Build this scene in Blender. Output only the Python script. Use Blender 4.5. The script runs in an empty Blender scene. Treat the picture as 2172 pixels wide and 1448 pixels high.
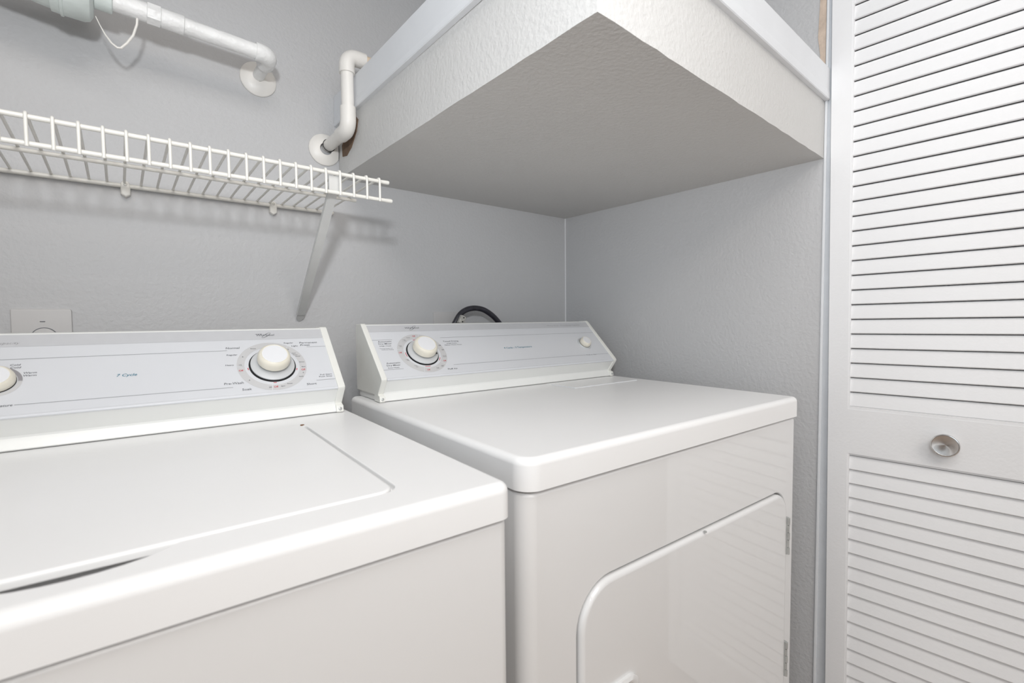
import bpy, bmesh, math, random
from mathutils import Vector, Matrix

random.seed(4)
scene = bpy.context.scene
COL = scene.collection

# ------------------------------------------------------------------ camera
cam_data = bpy.data.cameras.new('camera')
cam_data.sensor_width = 36.0
cam_data.lens = 1017.24 / 2172.0 * 36.0
cam_data.clip_start = 0.02
cam = bpy.data.objects.new('camera', cam_data)
COL.objects.link(cam)
cF = Vector((0.63250221, 0.7731606, -0.04651503))
cR = Vector((0.77369414, -0.63349243, -0.00920412))
cU = Vector((0.03658318, 0.03016678, 0.99887519))
cam.matrix_world = Matrix(((cR.x, cU.x, -cF.x, -1.22326), (cR.y, cU.y, -cF.y, -1.19459), (cR.z, cU.z, -cF.z, 1.08388), (0, 0, 0, 1)))
scene.camera = cam
cam_data.dof.use_dof = True            # the near washer edge is a little soft in the photograph
cam_data.dof.focus_distance = 0.98
cam_data.dof.aperture_fstop = 6.3

# ------------------------------------------------------------------ light
world = bpy.data.worlds.new('world')
scene.world = world
world.use_nodes = True
world.node_tree.nodes['Background'].inputs[0].default_value = (1.0, 0.98, 0.96, 1)
world.node_tree.nodes['Background'].inputs[1].default_value = 0.02

def add_light(name, kind, loc, direction, energy, color, size=1.0, size_y=None):
    l = bpy.data.lights.new(name, kind)
    l.energy = energy
    l.color = color
    if kind == 'AREA':
        l.shape = 'RECTANGLE'
        l.size = size
        l.size_y = size_y or size
    else:
        l.shadow_soft_size = 0.042
        l.spot_size = math.radians(156)
        l.spot_blend = 1.0
    o = bpy.data.objects.new(name, l)
    o.location = loc
    o.rotation_euler = Vector(direction).to_track_quat('-Z', 'Y').to_euler()
    COL.objects.link(o)
    return o


# the photographer's flash, just above and behind the lens, tipped upwards
add_light('flash', 'SPOT', (-1.33, -1.36, 1.405), (0.58, 0.81, 0.5), 28.0, (0.94, 0.97, 1.0))
# added fill lights, sources unseen: two overhead, one from the left, one behind
add_light('overhead_fill_near', 'AREA', (-1.3, -1.5, 2.42), (0, 0, -1), 13.0, (1.0, 0.985, 0.97))
add_light('overhead_fill_far', 'AREA', (-1.2, -2.6, 2.42), (0, 0, -1), 23.0, (1.0, 0.92, 0.83))
add_light('side_fill', 'AREA', (-3.08, -2.0, 1.5), (1, 0, 0), 8.5, (0.72, 0.88, 1.0), 1.4)  # added cool fill for the door and right wall; no window built
add_light('rear_fill', 'AREA', (-1.3, -3.18, 1.4), (0, 1, 0), 6.5, (0.90, 0.95, 1.0), 1.6)  # added weak frontal fill; no window in the rear wall

vs = scene.view_settings
vs.view_transform = 'Standard'
vs.look = 'None'
vs.exposure = 0.06
vs.gamma = 1.0
vs.use_curve_mapping = False


# ------------------------------------------------------------------ materials
def lin(c):
    c = c / 255.0
    return c / 12.92 if c <= 0.04045 else ((c + 0.055) / 1.055) ** 2.4


def rgb(r, g, b):
    return (lin(r), lin(g), lin(b), 1.0)


def mat(name, col, rough=0.5, metal=0.0, bump=0.0, bump_scale=200.0, var=0.03, var_scale=6.0, coat=0.0, spec=0.5, detail=2.0, coat_rough=0.05):
    m = bpy.data.materials.new(name)
    m.use_nodes = True
    nt = m.node_tree
    b = nt.nodes['Principled BSDF']
    b.inputs['Roughness'].default_value = rough
    b.inputs['Metallic'].default_value = metal
    b.inputs['Specular IOR Level'].default_value = spec
    b.inputs['Coat Weight'].default_value = coat
    b.inputs['Coat Roughness'].default_value = coat_rough
    tc = nt.nodes.new('ShaderNodeTexCoord')
    nz = nt.nodes.new('ShaderNodeTexNoise')
    nz.inputs['Scale'].default_value = var_scale
    nz.inputs['Detail'].default_value = 3.0
    nt.links.new(tc.outputs['Object'], nz.inputs['Vector'])
    rp = nt.nodes.new('ShaderNodeValToRGB')
    rp.color_ramp.elements[0].position = 0.3
    rp.color_ramp.elements[1].position = 0.7
    rp.color_ramp.elements[0].color = tuple(c * (1 - var) for c in col[:3]) + (1,)
    rp.color_ramp.elements[1].color = tuple(min(1, c * (1 + var)) for c in col[:3]) + (1,)
    nt.links.new(nz.outputs['Fac'], rp.inputs['Fac'])
    nt.links.new(rp.outputs['Color'], b.inputs['Base Color'])
    if bump:
        n2 = nt.nodes.new('ShaderNodeTexNoise')
        n2.inputs['Scale'].default_value = bump_scale
        n2.inputs['Detail'].default_value = detail
        n2.inputs['Roughness'].default_value = 0.5
        nt.links.new(tc.outputs['Object'], n2.inputs['Vector'])
        bp = nt.nodes.new('ShaderNodeBump')
        bp.inputs['Strength'].default_value = bump
        bp.inputs['Distance'].default_value = 0.003
        nt.links.new(n2.outputs['Fac'], bp.inputs['Height'])
        nt.links.new(bp.outputs['Normal'], b.inputs['Normal'])
    return m


M = {}
M['wall'] = mat('wall_paint', rgb(196, 196, 197), 0.5, bump=0.42, bump_scale=120, var=0.012, var_scale=3, spec=0.3)
M['soffit'] = mat('soffit_paint', rgb(210, 209, 207), 0.5, bump=0.36, bump_scale=140, var=0.015, var_scale=4, spec=0.3)
M['trim'] = mat('trim_paint', rgb(226, 228, 231), 0.35, bump=0.12, bump_scale=60, var=0.02, var_scale=12)
M['jamb'] = mat('jamb_paint', rgb(205, 208, 212), 0.45, bump=0.25, bump_scale=90, var=0.03, var_scale=20)
M['tan'] = mat('bare_board', rgb(204, 186, 170), 0.8, bump=0.4, bump_scale=150, var=0.12, var_scale=40)
M['brown'] = mat('cut_board', rgb(120, 98, 80), 0.9, bump=0.4, bump_scale=200, var=0.2, var_scale=60)
M['floor'] = mat('wood_floor', rgb(170, 152, 136), 0.45, bump=0.1, bump_scale=30, var=0.15, var_scale=9)
M['door'] = mat('door_paint', rgb(237, 237, 238), 0.42, bump=0.12, bump_scale=160, var=0.012, var_scale=8)
M['enamel'] = mat('white_enamel', rgb(236, 236, 236), 0.4, var=0.006, var_scale=3, coat=0.9, coat_rough=0.02)
M['enamel_top'] = mat('scuffed_enamel_brightened', rgb(246, 246, 246), 0.42, var=0.012, var_scale=5, coat=0.35, coat_rough=0.22, spec=0.35)  # rougher from scuffs; extra brightness of the tops is put into the base colour
M['enamel_cream'] = mat('console_enamel', rgb(234, 235, 233), 0.3, var=0.01, var_scale=5, coat=0.2)
M['cap'] = mat('cream_plastic', rgb(236, 236, 231), 0.4, var=0.03, var_scale=14)
M['panel'] = mat('panel_overlay', rgb(217, 219, 223), 0.35, var=0.008, var_scale=9)
M['band'] = mat('grey_overlay', rgb(200, 201, 204), 0.35, var=0.015, var_scale=60)
M['ring'] = mat('dial_print', rgb(202, 202, 203), 0.4, var=0.01)
M['ring_dark'] = mat('dial_print_dark', rgb(150, 148, 152), 0.4, var=0.02)
M['ink'] = mat('grey_ink', rgb(105, 107, 112), 0.5, var=0.05, var_scale=80)
M['ink_soft'] = mat('pale_ink', rgb(150, 152, 156), 0.5, var=0.05, var_scale=80)
M['teal'] = mat('teal_ink', rgb(40, 120, 145), 0.5, var=0.05)
M['red'] = mat('red_ink', rgb(205, 50, 65), 0.5, var=0.05)
M['knob'] = mat('ivory_plastic', rgb(230, 225, 211), 0.38, var=0.03, var_scale=30)
M['knob_cap'] = mat('white_plastic', rgb(234, 235, 238), 0.35, var=0.01)
M['skirt'] = mat('grey_plastic', rgb(202, 204, 206), 0.35, var=0.015, var_scale=30)
M['black'] = mat('black_gap', rgb(26, 26, 28), 0.6, var=0.1)
M['wire'] = mat('white_vinyl_wire', rgb(232, 230, 224), 0.35, var=0.03, var_scale=30)
M['bracket'] = mat('grey_painted_steel', rgb(208, 208, 206), 0.4, var=0.03, var_scale=20)
M['pipe'] = mat('painted_pipe', rgb(240, 240, 239), 0.4, bump=0.9, bump_scale=70, var=0.03, var_scale=25)
M['pipe_clean'] = mat('cream_pipe', rgb(234, 231, 226), 0.38, bump=0.12, bump_scale=60, var=0.02, var_scale=25)
M['pipe_bare'] = mat('bare_pipe', rgb(226, 206, 182), 0.4, var=0.04, var_scale=30)
M['valve'] = mat('painted_green_metal', rgb(216, 224, 221), 0.4, bump=0.35, bump_scale=70, var=0.10, var_scale=22)
M['plate'] = mat('wall_plate', rgb(202, 200, 199), 0.45, bump=0.1, bump_scale=60, var=0.01)
M['cable'] = mat('black_rubber', rgb(48, 47, 54), 0.42, bump=0.3, bump_scale=120, var=0.25, var_scale=60)
M['clamp'] = mat('splashed_metal', rgb(190, 188, 182), 0.4, metal=0.3, bump=0.3, bump_scale=150, var=0.2, var_scale=90)
M['steel'] = mat('hinge_steel', rgb(188, 190, 189), 0.35, metal=0.35, var=0.1, var_scale=60)
M['chrome'] = mat('brushed_chrome', rgb(218, 216, 214), 0.14, metal=1.0, var=0.05, var_scale=20)
ch = M['chrome_face'] = mat('spun_chrome', rgb(205, 200, 196), 0.26, metal=1.0, var=0.04, var_scale=60)
tg_ = ch.node_tree.nodes.new('ShaderNodeTangent')
tg_.direction_type = 'RADIAL'
tg_.axis = 'Y'
pb_ = ch.node_tree.nodes['Principled BSDF']
pb_.inputs['Anisotropic'].default_value = 0.92
ch.node_tree.links.new(tg_.outputs[0], pb_.inputs['Tangent'])
M['rust'] = mat('rust_speck', rgb(120, 82, 52), 0.8, var=0.25, var_scale=200)


# ------------------------------------------------------------------ mesh helpers
def link(name, me, m=None, parent=None, smooth=True, angle=35):
    o = bpy.data.objects.new(name, me)
    COL.objects.link(o)
    if m is not None and not me.materials:
        me.materials.append(M[m])
    if parent is not None:
        o.parent = parent
    if smooth:
        for p in me.polygons:
            p.use_smooth = True
        me.set_sharp_from_angle(angle=math.radians(angle))
        wn = o.modifiers.new('weighted', 'WEIGHTED_NORMAL')
        wn.keep_sharp = True
        wn.weight = 60
    return o


def bm_mesh(bm, name='mesh'):
    bmesh.ops.recalc_face_normals(bm, faces=bm.faces[:])
    me = bpy.data.meshes.new(name)
    bm.to_mesh(me)
    bm.free()
    return me


def tag(o, label=None, cat=None, group=None, kind=None):
    if label:
        o['label'] = label
    if cat:
        o['category'] = cat
    if group:
        o['group'] = group
    if kind:
        o['kind'] = kind
    return o


def empty(name, loc, rz=0.0):
    o = bpy.data.objects.new(name, None)
    o.empty_display_size = 0.05
    o.location = loc
    o.rotation_euler = (0, 0, rz)
    COL.objects.link(o)
    return o


def box_bm(x0, x1, y0, y1, z0, z1, bev=0.0, seg=2, bm=None):
    own = bmesh.new()
    vs_ = [own.verts.new((x, y, z)) for z in (z0, z1) for y in (y0, y1) for x in (x0, x1)]
    for f in ((0, 2, 3, 1), (4, 5, 7, 6), (0, 1, 5, 4), (2, 6, 7, 3), (0, 4, 6, 2), (1, 3, 7, 5)):
        own.faces.new([vs_[i] for i in f])
    if bev:
        bmesh.ops.bevel(own, geom=own.edges[:], offset=bev, segments=seg, affect='EDGES', profile=0.5)
    if bm is None:
        return own
    tmp = bpy.data.meshes.new('tmp')
    own.to_mesh(tmp)
    own.free()
    bm.from_mesh(tmp)
    bpy.data.meshes.remove(tmp)
    return bm


def box(name, x0, x1, y0, y1, z0, z1, m, parent=None, bev=0.0, seg=2):
    return link(name, bm_mesh(box_bm(x0, x1, y0, y1, z0, z1, bev, seg)), m, parent, smooth=bev > 0)


def prism(pts, h0, h1, plane='xy', bev=0.0, seg=2, bev_side=None):
    """pts polygon in a plane extruded along the third axis from h0 to h1"""
    bm = bmesh.new()

    def P(a, b, h):
        if plane == 'xy':
            return (a, b, h)
        if plane == 'xz':
            return (a, h, b)
        return (h, a, b)          # 'yz'
    lo = [bm.verts.new(P(a, b, h0)) for a, b in pts]
    hi = [bm.verts.new(P(a, b, h1)) for a, b in pts]
    n = len(pts)
    f0 = bm.faces.new(lo)
    f1 = bm.faces.new(hi)
    for i in range(n):
        bm.faces.new((lo[i], lo[(i + 1) % n], hi[(i + 1) % n], hi[i]))
    bmesh.ops.recalc_face_normals(bm, faces=bm.faces[:])
    if bev:
        es = []
        if bev_side in (None, 'hi'):
            es += list(f1.edges)
        if bev_side in (None, 'lo'):
            es += list(f0.edges)
        bmesh.ops.bevel(bm, geom=es, offset=bev, segments=seg, affect='EDGES', profile=0.5)
    return bm


def rrect(x0, x1, y0, y1, r, n=6):
    """rounded rectangle; r is one radius or (bl, br, tr, tl)"""
    if not isinstance(r, (tuple, list)):
        r = (r,) * 4
    out = []
    for (cx, cy, a0, rr) in ((x0 + r[0], y0 + r[0], 180, r[0]), (x1 - r[1], y0 + r[1], 270, r[1]), (x1 - r[2], y1 - r[2], 0, r[2]), (x0 + r[3], y1 - r[3], 90, r[3])):
        if rr <= 1e-6:
            out.append((cx, cy))
            continue
        for i in range(n + 1):
            a = math.radians(a0 + 90 * i / n)
            out.append((cx + rr * math.cos(a), cy + rr * math.sin(a)))
    return out


def boolean(me_a, bm_b_list):
    """difference of mesh a with a list of bmeshes; returns a new mesh"""
    oa = bpy.data.objects.new('tmp_a', me_a)
    COL.objects.link(oa)
    tmp = []
    for b in bm_b_list:
        mb = bm_mesh(b)
        ob = bpy.data.objects.new('tmp_b', mb)
        COL.objects.link(ob)
        md = oa.modifiers.new('bool', 'BOOLEAN')
        md.operation = 'DIFFERENCE'
        md.solver = 'EXACT'
        md.object = ob
        tmp.append(ob)
    dg = bpy.context.evaluated_depsgraph_get()
    dg.update()
    me = bpy.data.meshes.new_from_object(oa.evaluated_get(dg))
    for o in tmp + [oa]:
        d = o.data
        bpy.data.objects.remove(o)
        bpy.data.meshes.remove(d)
    return me


def bevel_sharp(me, w, seg=2, ang=40, sel=None):
    bm = bmesh.new()
    bm.from_mesh(me)
    bmesh.ops.remove_doubles(bm, verts=bm.verts[:], dist=1e-5)
    bmesh.ops.dissolve_limit(bm, angle_limit=math.radians(0.5), verts=bm.verts[:], edges=bm.edges[:])
    es = [e for e in bm.edges if len(e.link_faces) == 2 and e.calc_face_angle(0) > math.radians(ang) and (sel is None or sel(e))]
    bmesh.ops.bevel(bm, geom=es, offset=w, segments=seg, affect='EDGES', profile=0.5, clamp_overlap=True)
    me2 = bm_mesh(bm)
    return me2


def tube(pts, r, n=12, caps=True, bm=None, radii=None):
    pts = [Vector(p) for p in pts]
    bm = bm or bmesh.new()
    tans = []
    for i in range(len(pts)):
        a = pts[max(i - 1, 0)]
        b = pts[min(i + 1, len(pts) - 1)]
        tans.append((b - a).normalized())
    t0 = tans[0]
    nrm = t0.orthogonal().normalized()
    rings = []
    for i, p in enumerate(pts):
        t = tans[i]
        nrm = (nrm - t * nrm.dot(t)).normalized()
        bi = t.cross(nrm)
        rr = radii[i] if radii else r
        rings.append([bm.verts.new(p + (nrm * math.cos(2 * math.pi * k / n) + bi * math.sin(2 * math.pi * k / n)) * rr) for k in range(n)])
    for a, b in zip(rings, rings[1:]):
        for k in range(n):
            bm.faces.new((a[k], a[(k + 1) % n], b[(k + 1) % n], b[k]))
    if caps:
        bm.faces.new(rings[0][::-1])
        bm.faces.new(rings[-1])
    return bm


def arc_pts(corner, d_in, d_out, r, n=8):
    """fillet points round a corner between two perpendicular unit directions"""
    corner, d_in, d_out = Vector(corner), Vector(d_in), Vector(d_out)
    c = corner - d_in * r + d_out * r
    out = []
    for i in range(n + 1):
        a = math.pi / 2 * i / n
        out.append(c - d_out * r * math.cos(a) + d_in * r * math.sin(a))
    return out


def lathe(profile, origin, axis, n=32, closed=True, bm=None, hexa=None):
    """profile [(a, r)] along axis from origin"""
    bm = bm or bmesh.new()
    ax = Vector(axis).normalized()
    u = ax.orthogonal().normalized()
    v = ax.cross(u)
    o = Vector(origin)
    rings = []
    for a, r in profile:
        if r < 1e-6:
            rings.append([bm.verts.new(o + ax * a)])
        else:
            rings.append([bm.verts.new(o + ax * a + (u * math.cos(2 * math.pi * k / n) + v * math.sin(2 * math.pi * k / n)) * r) for k in range(n)])
    for a, b in zip(rings, rings[1:]):
        if len(a) == 1 and len(b) == 1:
            continue
        for k in range(n):
            k2 = (k + 1) % n
            if len(a) == 1:
                bm.faces.new((a[0], b[k2], b[k]))
            elif len(b) == 1:
                bm.faces.new((a[k], a[k2], b[0]))
            else:
                bm.faces.new((a[k], a[k2], b[k2], b[k]))
    if closed:
        if len(rings[0]) > 1:
            bm.faces.new(rings[0][::-1])
        if len(rings[-1]) > 1:
            bm.faces.new(rings[-1])
    return bm


# ------------------------------------------------------------------ the room
SW, SD = -0.790, -0.815                 # soffit left face / front face
ZS = 1.4332                             # soffit underside
CEIL = 2.44
tag(box('floor', -3.2, 2.0, -3.3, 0.1, -0.05, 0.0, 'floor'), 'warm brown floor under the machines', kind='structure')
tag(box('wall_back', -2.0, 0.1, 0.0, 0.1, 0.0, CEIL, 'wall'), 'pale grey textured back wall of the laundry closet', kind='structure')
tag(box('wall_right', 0.0, 0.1, -0.798, 0.0, 0.0, CEIL, 'wall'), 'pale grey right wall beside the dryer', kind='structure')
tag(box('wall_left', -2.0, -1.9, -0.85, 0.0, 0.0, CEIL, 'wall'), 'pale grey left wall of the closet', kind='structure')
tag(box('ceiling', -3.2, 2.0, -3.3, 0.1, CEIL, CEIL + 0.05, 'wall'), 'white ceiling of closet and room', kind='structure')
tag(box('wall_rear', -3.2, 2.0, -3.3, -3.2, 0.0, CEIL, 'wall'), 'far wall of the room behind the viewer', kind='structure')
tag(box('wall_room_left', -3.2, -3.1, -3.2, -0.75, 0.0, CEIL, 'wall'), 'left wall of the room', kind='structure')
tag(box('wall_room_right', 1.9, 2.0, -3.2, -0.70, 0.0, CEIL, 'wall'), 'right wall of the room', kind='structure')
tag(box('wall_header', -1.9, 0.1, -0.90, -0.83, 2.10, CEIL, 'wall'), 'wall above the closet opening', kind='structure')

wb = bpy.data.objects['wall_back']
tag(box('caulk_bead', -0.0026, 0.0, -0.0026, 0.0, 0.0, 1.4332, 'door', wb), 'thin white caulk line in the corner')
# boxed soffit over the dryer
bm = bmesh.new()
q = [(SW - 0.001, 0.0), (0.0, 0.0), (0.0, -0.798), (SW + 0.002, -0.822)]
bot, topr = [], []
rng = random.Random(7)
for i in range(4):                      # hand-finished lower edge: slightly wavy along the two free sides
    a, b = q[i], q[(i + 1) % 4]
    n = 26 if i >= 2 else 1
    for k in range(n):
        t = k / n
        x, y = a[0] + (b[0] - a[0]) * t, a[1] + (b[1] - a[1]) * t
        j = 0.0 if k == 0 else rng.uniform(-0.0008, 0.0008)
        bot.append(bm.verts.new((x + (j if i == 3 else 0), y + (j if i == 2 else 0), ZS + abs(j) * 0.5)))
        topr.append(bm.verts.new((x, y, 1.612)))
bm.faces.new(bot)
bm.faces.new(topr)
for i in range(len(bot)):
    k = (i + 1) % len(bot)
    bm.faces.new((bot[i], bot[k], topr[k], topr[i]))
bmesh.ops.recalc_face_normals(bm, faces=bm.faces[:])
soffit = tag(link('soffit', bm_mesh(bm), 'soffit', angle=30), 'boxed-in soffit hanging over the dryer', kind='structure')

# metal edge strips round the top of the soffit, folded outwards at the bottom
def strip(name, a, b, z0, z1, out, t, parent):
    """channel strip from a to b (xy), standing proud by t along out"""
    a, b, out = Vector((a[0], a[1], 0)), Vector((b[0], b[1], 0)), Vector((out[0], out[1], 0)).normalized()
    prof = [(0, z0), (t - 0.0015, z0), (t, z0 + 0.0015), (t, z0 + 0.012), (t - 0.001, z0 + 0.02), (t - 0.001, z1 - 0.002), (t - 0.002, z1), (0, z1)]
    bm = bmesh.new()
    A = [bm.verts.new(a + out * d + Vector((0, 0, z))) for d, z in prof]
    B = [bm.verts.new(b + out * d + Vector((0, 0, z))) for d, z in prof]
    bm.faces.new(A)
    bm.faces.new(B[::-1])
    for i in range(len(prof)):
        j = (i + 1) % len(prof)
        bm.faces.new((A[i], A[j], B[j], B[i]))
    return link(name, bm_mesh(bm), 'trim', parent, smooth=False)


strip('metal_strip', (SW, -0.001), (SW, -0.832), 1.556, 1.627, (-1, 0), 0.011, soffit)
fd = Vector((0.788, 0.024, 0)).normalized()
strip('metal_strip', (SW - 0.011, -0.822), (-0.004, -0.7985), 1.556, 1.624, (fd.y, -fd.x), 0.010, soffit)
# torn board round the pipe cut-out
bm = prism([(-0.030, 1.478), (-0.055, 1.474), (-0.085, 1.486), (-0.118, 1.512), (-0.128, 1.535), (-0.112, 1.548), (-0.07, 1.53), (-0.028, 1.505)], SW - 0.0025, SW + 0.002, 'yz')
tag(link('cut_edge', bm_mesh(bm), 'brown', soffit, smooth=False), 'torn brown board edge behind the pipe')

# right wall end: bare board edge above the soffit, jamb strips
wr = bpy.data.objects['wall_right']
bm = prism([(-0.786, 1.628), (-0.787, 1.66), (-0.782, 1.70), (-0.785, 1.78), (-0.780, 1.90), (-0.784, 2.1), (-0.782, 2.40), (-0.7975, 2.40), (-0.7975, 1.628)], -0.0012, 0.001, 'yz')
tag(link('bare_edge', bm_mesh(bm), 'tan', wr, smooth=False), 'unpainted tan board edge above the soffit')
jamb = tag(link('trim_1', bm_mesh(prism([(-0.798, 0.0), (-0.798, 2.06), (-0.8050, 2.06), (-0.8250, 0.0)], 0.0015, 0.05, 'yz')), 'jamb', smooth=False), 'narrow grey door jamb at the end of the right wall', kind='structure')
box('jamb_bead', -0.0030, 0.012, -0.8035, -0.7985, 0.0, 2.055, 'trim', jamb, bev=0.001)
tag(box('wall_front_right', 0.1, 1.9, -0.82, -0.70, 0.0, CEIL, 'wall'), 'room wall beyond the folding door', kind='structure')
tag(box('wall_front_left', -3.1, -1.9, -0.85, -0.75, 0.0, CEIL, 'wall'), 'room wall left of the closet opening', kind='structure')

# ------------------------------------------------------------------ louvred folding door
DO = Vector((-0.006, -0.8173, 1.0))
ang, rollD = 0.0562, 0.0095
d_ = Vector((math.sin(ang), -math.cos(ang), 0))
n_ = Vector((-math.cos(ang), -math.sin(ang), 0))          # towards the viewer (-X)
z_ = Vector((0, 0, 1))
d2 = (d_ * math.cos(rollD) + z_ * math.sin(rollD))
u2 = (z_ * math.cos(rollD) - d_ * math.sin(rollD))
door = bpy.data.objects.new('door_1', None)
COL.objects.link(door)
door.matrix_world = Matrix(((d2.x, -n_.x, u2.x, DO.x), (d2.y, -n_.y, u2.y, DO.y), (d2.z, -n_.z, u2.z, DO.z), (0, 0, 0, 1)))
tag(door, 'white louvred folding closet door with round chrome knob', kind='structure')
# door frame local: x along the leaf, y into the leaf (away from viewer), z up
LW, LT, LB, DT = 0.395, 1.03, -0.975, 0.028
SL = 0.0365
box('stile', 0.0, SL, 0.0, DT, LB, LT, 'door', door)
box('stile', LW - SL, LW, 0.0, DT, LB, LT, 'door', door)
box('rail', SL, LW - SL, 0.0, DT, 0.97, LT, 'door', door)
midrail = box('rail', SL, LW - SL, 0.0, DT, -0.2148, -0.118, 'door', door)
box('rail', SL, LW - SL, 0.0, DT, LB, -0.86, 'door', door)


def bead(z0, z1):
    # thin quarter beads framing a louvre panel
    bm = bmesh.new()
    w = 0.0035
    box_bm(SL - 0.0005, SL + w, 0.001, 0.009, z0, z1, 0, bm=bm)
    box_bm(LW - SL - w, LW - SL + 0.0005, 0.001, 0.009, z0, z1, 0, bm=bm)
    box_bm(SL, LW - SL, 0.0008, 0.012, z0 - 0.0005, z0 + 0.0062, 0, bm=bm)
    box_bm(SL, LW - SL, 0.003, 0.009, z1 - 0.004, z1 + 0.0005, 0, bm=bm)
    return link('panel_bead', bm_mesh(bm), 'door', door, smooth=False)


bead(-0.118, 0.97)
bead(-0.86, -0.2148)
# one slat profile shared by all: bottom edge towards the viewer, top tucked behind the slat above
prof = [(0.0026, 0.0006), (0.0020, 0.0018), (0.0074, 0.0290), (0.0084, 0.0297), (0.0138, 0.0286), (0.0088, 0.0008), (0.0078, 0.0000), (0.0040, 0.0000)]
slat_me = bm_mesh(prism(prof, SL + 0.001, LW - SL - 0.001, 'yz'))
slat_me.materials.append(M['door'])
P_ = 0.03151


def slat(t):
    o = link('slat', slat_me, None, door, smooth=False)
    o.location = (0, 0, t)
    return o


t0 = 0.61277
k = 0
zs_ = [t0 - i * P_ for i in range(-11, 24)]
for t in zs_:
    if -0.118 <= t + 0.006 and t < 0.955:
        slat(t)
t = -0.2505
while t > -0.87:
    slat(t)
    t -= 0.0309
# unseen second leaf folded behind, added to keep the slat gaps dark
rl_ = box('rear_backing_leaf', 0.036, LW - 0.002, DT + 0.004, DT + 0.030, LB, LT, 'door', door)
# knob on the middle rail
ks, kt = 0.197, -0.1665
kb = lathe([(0.0, 0.0), (0.0, 0.0165), (-0.006, 0.0160), (-0.011, 0.0190), (-0.0145, 0.0213), (-0.0185, 0.0217), (-0.0198, 0.0210), (-0.0200, 0.0200), (-0.0190, 0.0192)], (0, 0, 0), (0, 1, 0), 48, closed=False)
knob = tag(link('door_knob', bm_mesh(kb), 'chrome', door), 'round spun-chrome knob')
knob.location = (ks, 0.0, kt)
kf = lathe([(-0.0190, 0.0193), (-0.0186, 0.0188), (-0.0150, 0.0)], (0, 0, 0), (0, 1, 0), 48, closed=False)
link('knob_face', bm_mesh(kf), 'chrome_face', knob, angle=60)

# ------------------------------------------------------------------ appliances
PN = (0.490, 0.964)                       # bottom of the sloped panel (depth, height)
PE = (0.7164, 0.6977)                     # up the slope
PNN = (-0.6977, 0.7164)                   # out of the slope


def panel_matrix():
    """panel space: x along the machine, y up the slope, z out of the panel"""
    return Matrix(((1, 0, 0, 0), (0, PE[0], PNN[0], PN[0]), (0, PE[1], PNN[1], PN[1]), (0, 0, 0, 1)))


PM = panel_matrix()


def to_panel(bm):
    bmesh.ops.transform(bm, matrix=PM, verts=bm.verts[:])
    return bm


def annulus(cx, cy, r0, r1, a0, a1, h, bm=None, n=None):
    bm = bm or bmesh.new()
    n = n or max(2, int(abs(a1 - a0) / 5))
    prev = None
    for i in range(n + 1):
        a = math.radians(a0 + (a1 - a0) * i / n)
        p = (bm.verts.new((cx + r0 * math.cos(a), cy + r0 * math.sin(a), h)), bm.verts.new((cx + r1 * math.cos(a), cy + r1 * math.sin(a), h)))
        if prev:
            bm.faces.new((prev[0], prev[1], p[1], p[0]))
        prev = p
    return bm


def flat(bm, x0, x1, y0, y1, h):
    v = [bm.verts.new(c) for c in ((x0, y0, h), (x1, y0, h), (x1, y1, h), (x0, y1, h))]
    bm.faces.new(v)
    return bm


def text_bm(items, h, bm=None):
    """items: (string, x_left, y_base, width, italic, cap_height or None); fitted to the width"""
    bm = bm or bmesh.new()
    dg = bpy.context.evaluated_depsgraph_get()
    for it in items:
        s, x, y, w, shear, ch = it[:6]
        rot = it[6] if len(it) > 6 else 0.0
        cu = bpy.data.curves.new('txt', 'FONT')
        cu.body = s
        cu.size = 1.0
        cu.resolution_u = 2
        cu.shear = shear
        cu.fill_mode = 'FRONT'
        cu.offset = 0.007
        o = bpy.data.objects.new('txt', cu)
        COL.objects.link(o)
        dg.update()
        me = bpy.data.meshes.new_from_object(o.evaluated_get(bpy.context.evaluated_depsgraph_get()))
        bpy.data.objects.remove(o)
        bpy.data.curves.remove(cu)
        xs = [v.co.x for v in me.vertices]
        if xs:
            x0, x1 = min(xs), max(xs)
            sx = w / (x1 - x0)
            sy = (ch / 0.7) if ch else sx
            mtx = Matrix.Translation((x, y, h)) @ Matrix.Rotation(math.radians(rot), 4, 'Z') @ Matrix.Diagonal((sx, sy, 1, 1)) @ Matrix.Translation((-x0, 0, 0))
            me.transform(mtx)
            bm.from_mesh(me)
        bpy.data.meshes.remove(me)
    return bm


def centred(s, cx, cy, w, ch, rot=0.0, shear=0.0):
    a = math.radians(rot)
    return (s, cx - math.cos(a) * w / 2 + math.sin(a) * ch / 2, cy - math.sin(a) * w / 2 - math.cos(a) * ch / 2, w, shear, ch, rot)


def panel_part(name, bm, m, parent, smooth=False):
    to_panel(bm)
    me = bpy.data.meshes.new(name)
    bmesh.ops.recalc_face_normals(bm, faces=bm.faces[:])
    bm.to_mesh(me)
    bm.free()
    return link(name, me, m, parent, smooth=smooth)


def split_parts(name, bm, m, parent):
    """each connected flat piece becomes a part of its own"""
    todo = set(bm.verts)
    groups = []
    while todo:
        st = [todo.pop()]
        g = set(st)
        while st:
            v = st.pop()
            for e in v.link_edges:
                w = e.other_vert(v)
                if w in todo:
                    todo.remove(w)
                    g.add(w)
                    st.append(w)
        groups.append(g)
    out = []
    for g in groups:
        nb = bmesh.new()
        mp = {v: nb.verts.new(v.co) for v in g}
        for f in bm.faces:
            if f.verts[0] in g:
                nb.faces.new([mp[v] for v in f.verts])
        out.append(panel_part(name, nb, m, parent))
    bm.free()
    return out


def words(name, items, h, m, parent):
    for it in items:
        panel_part(name, text_bm([it], h), m, parent)


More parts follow.
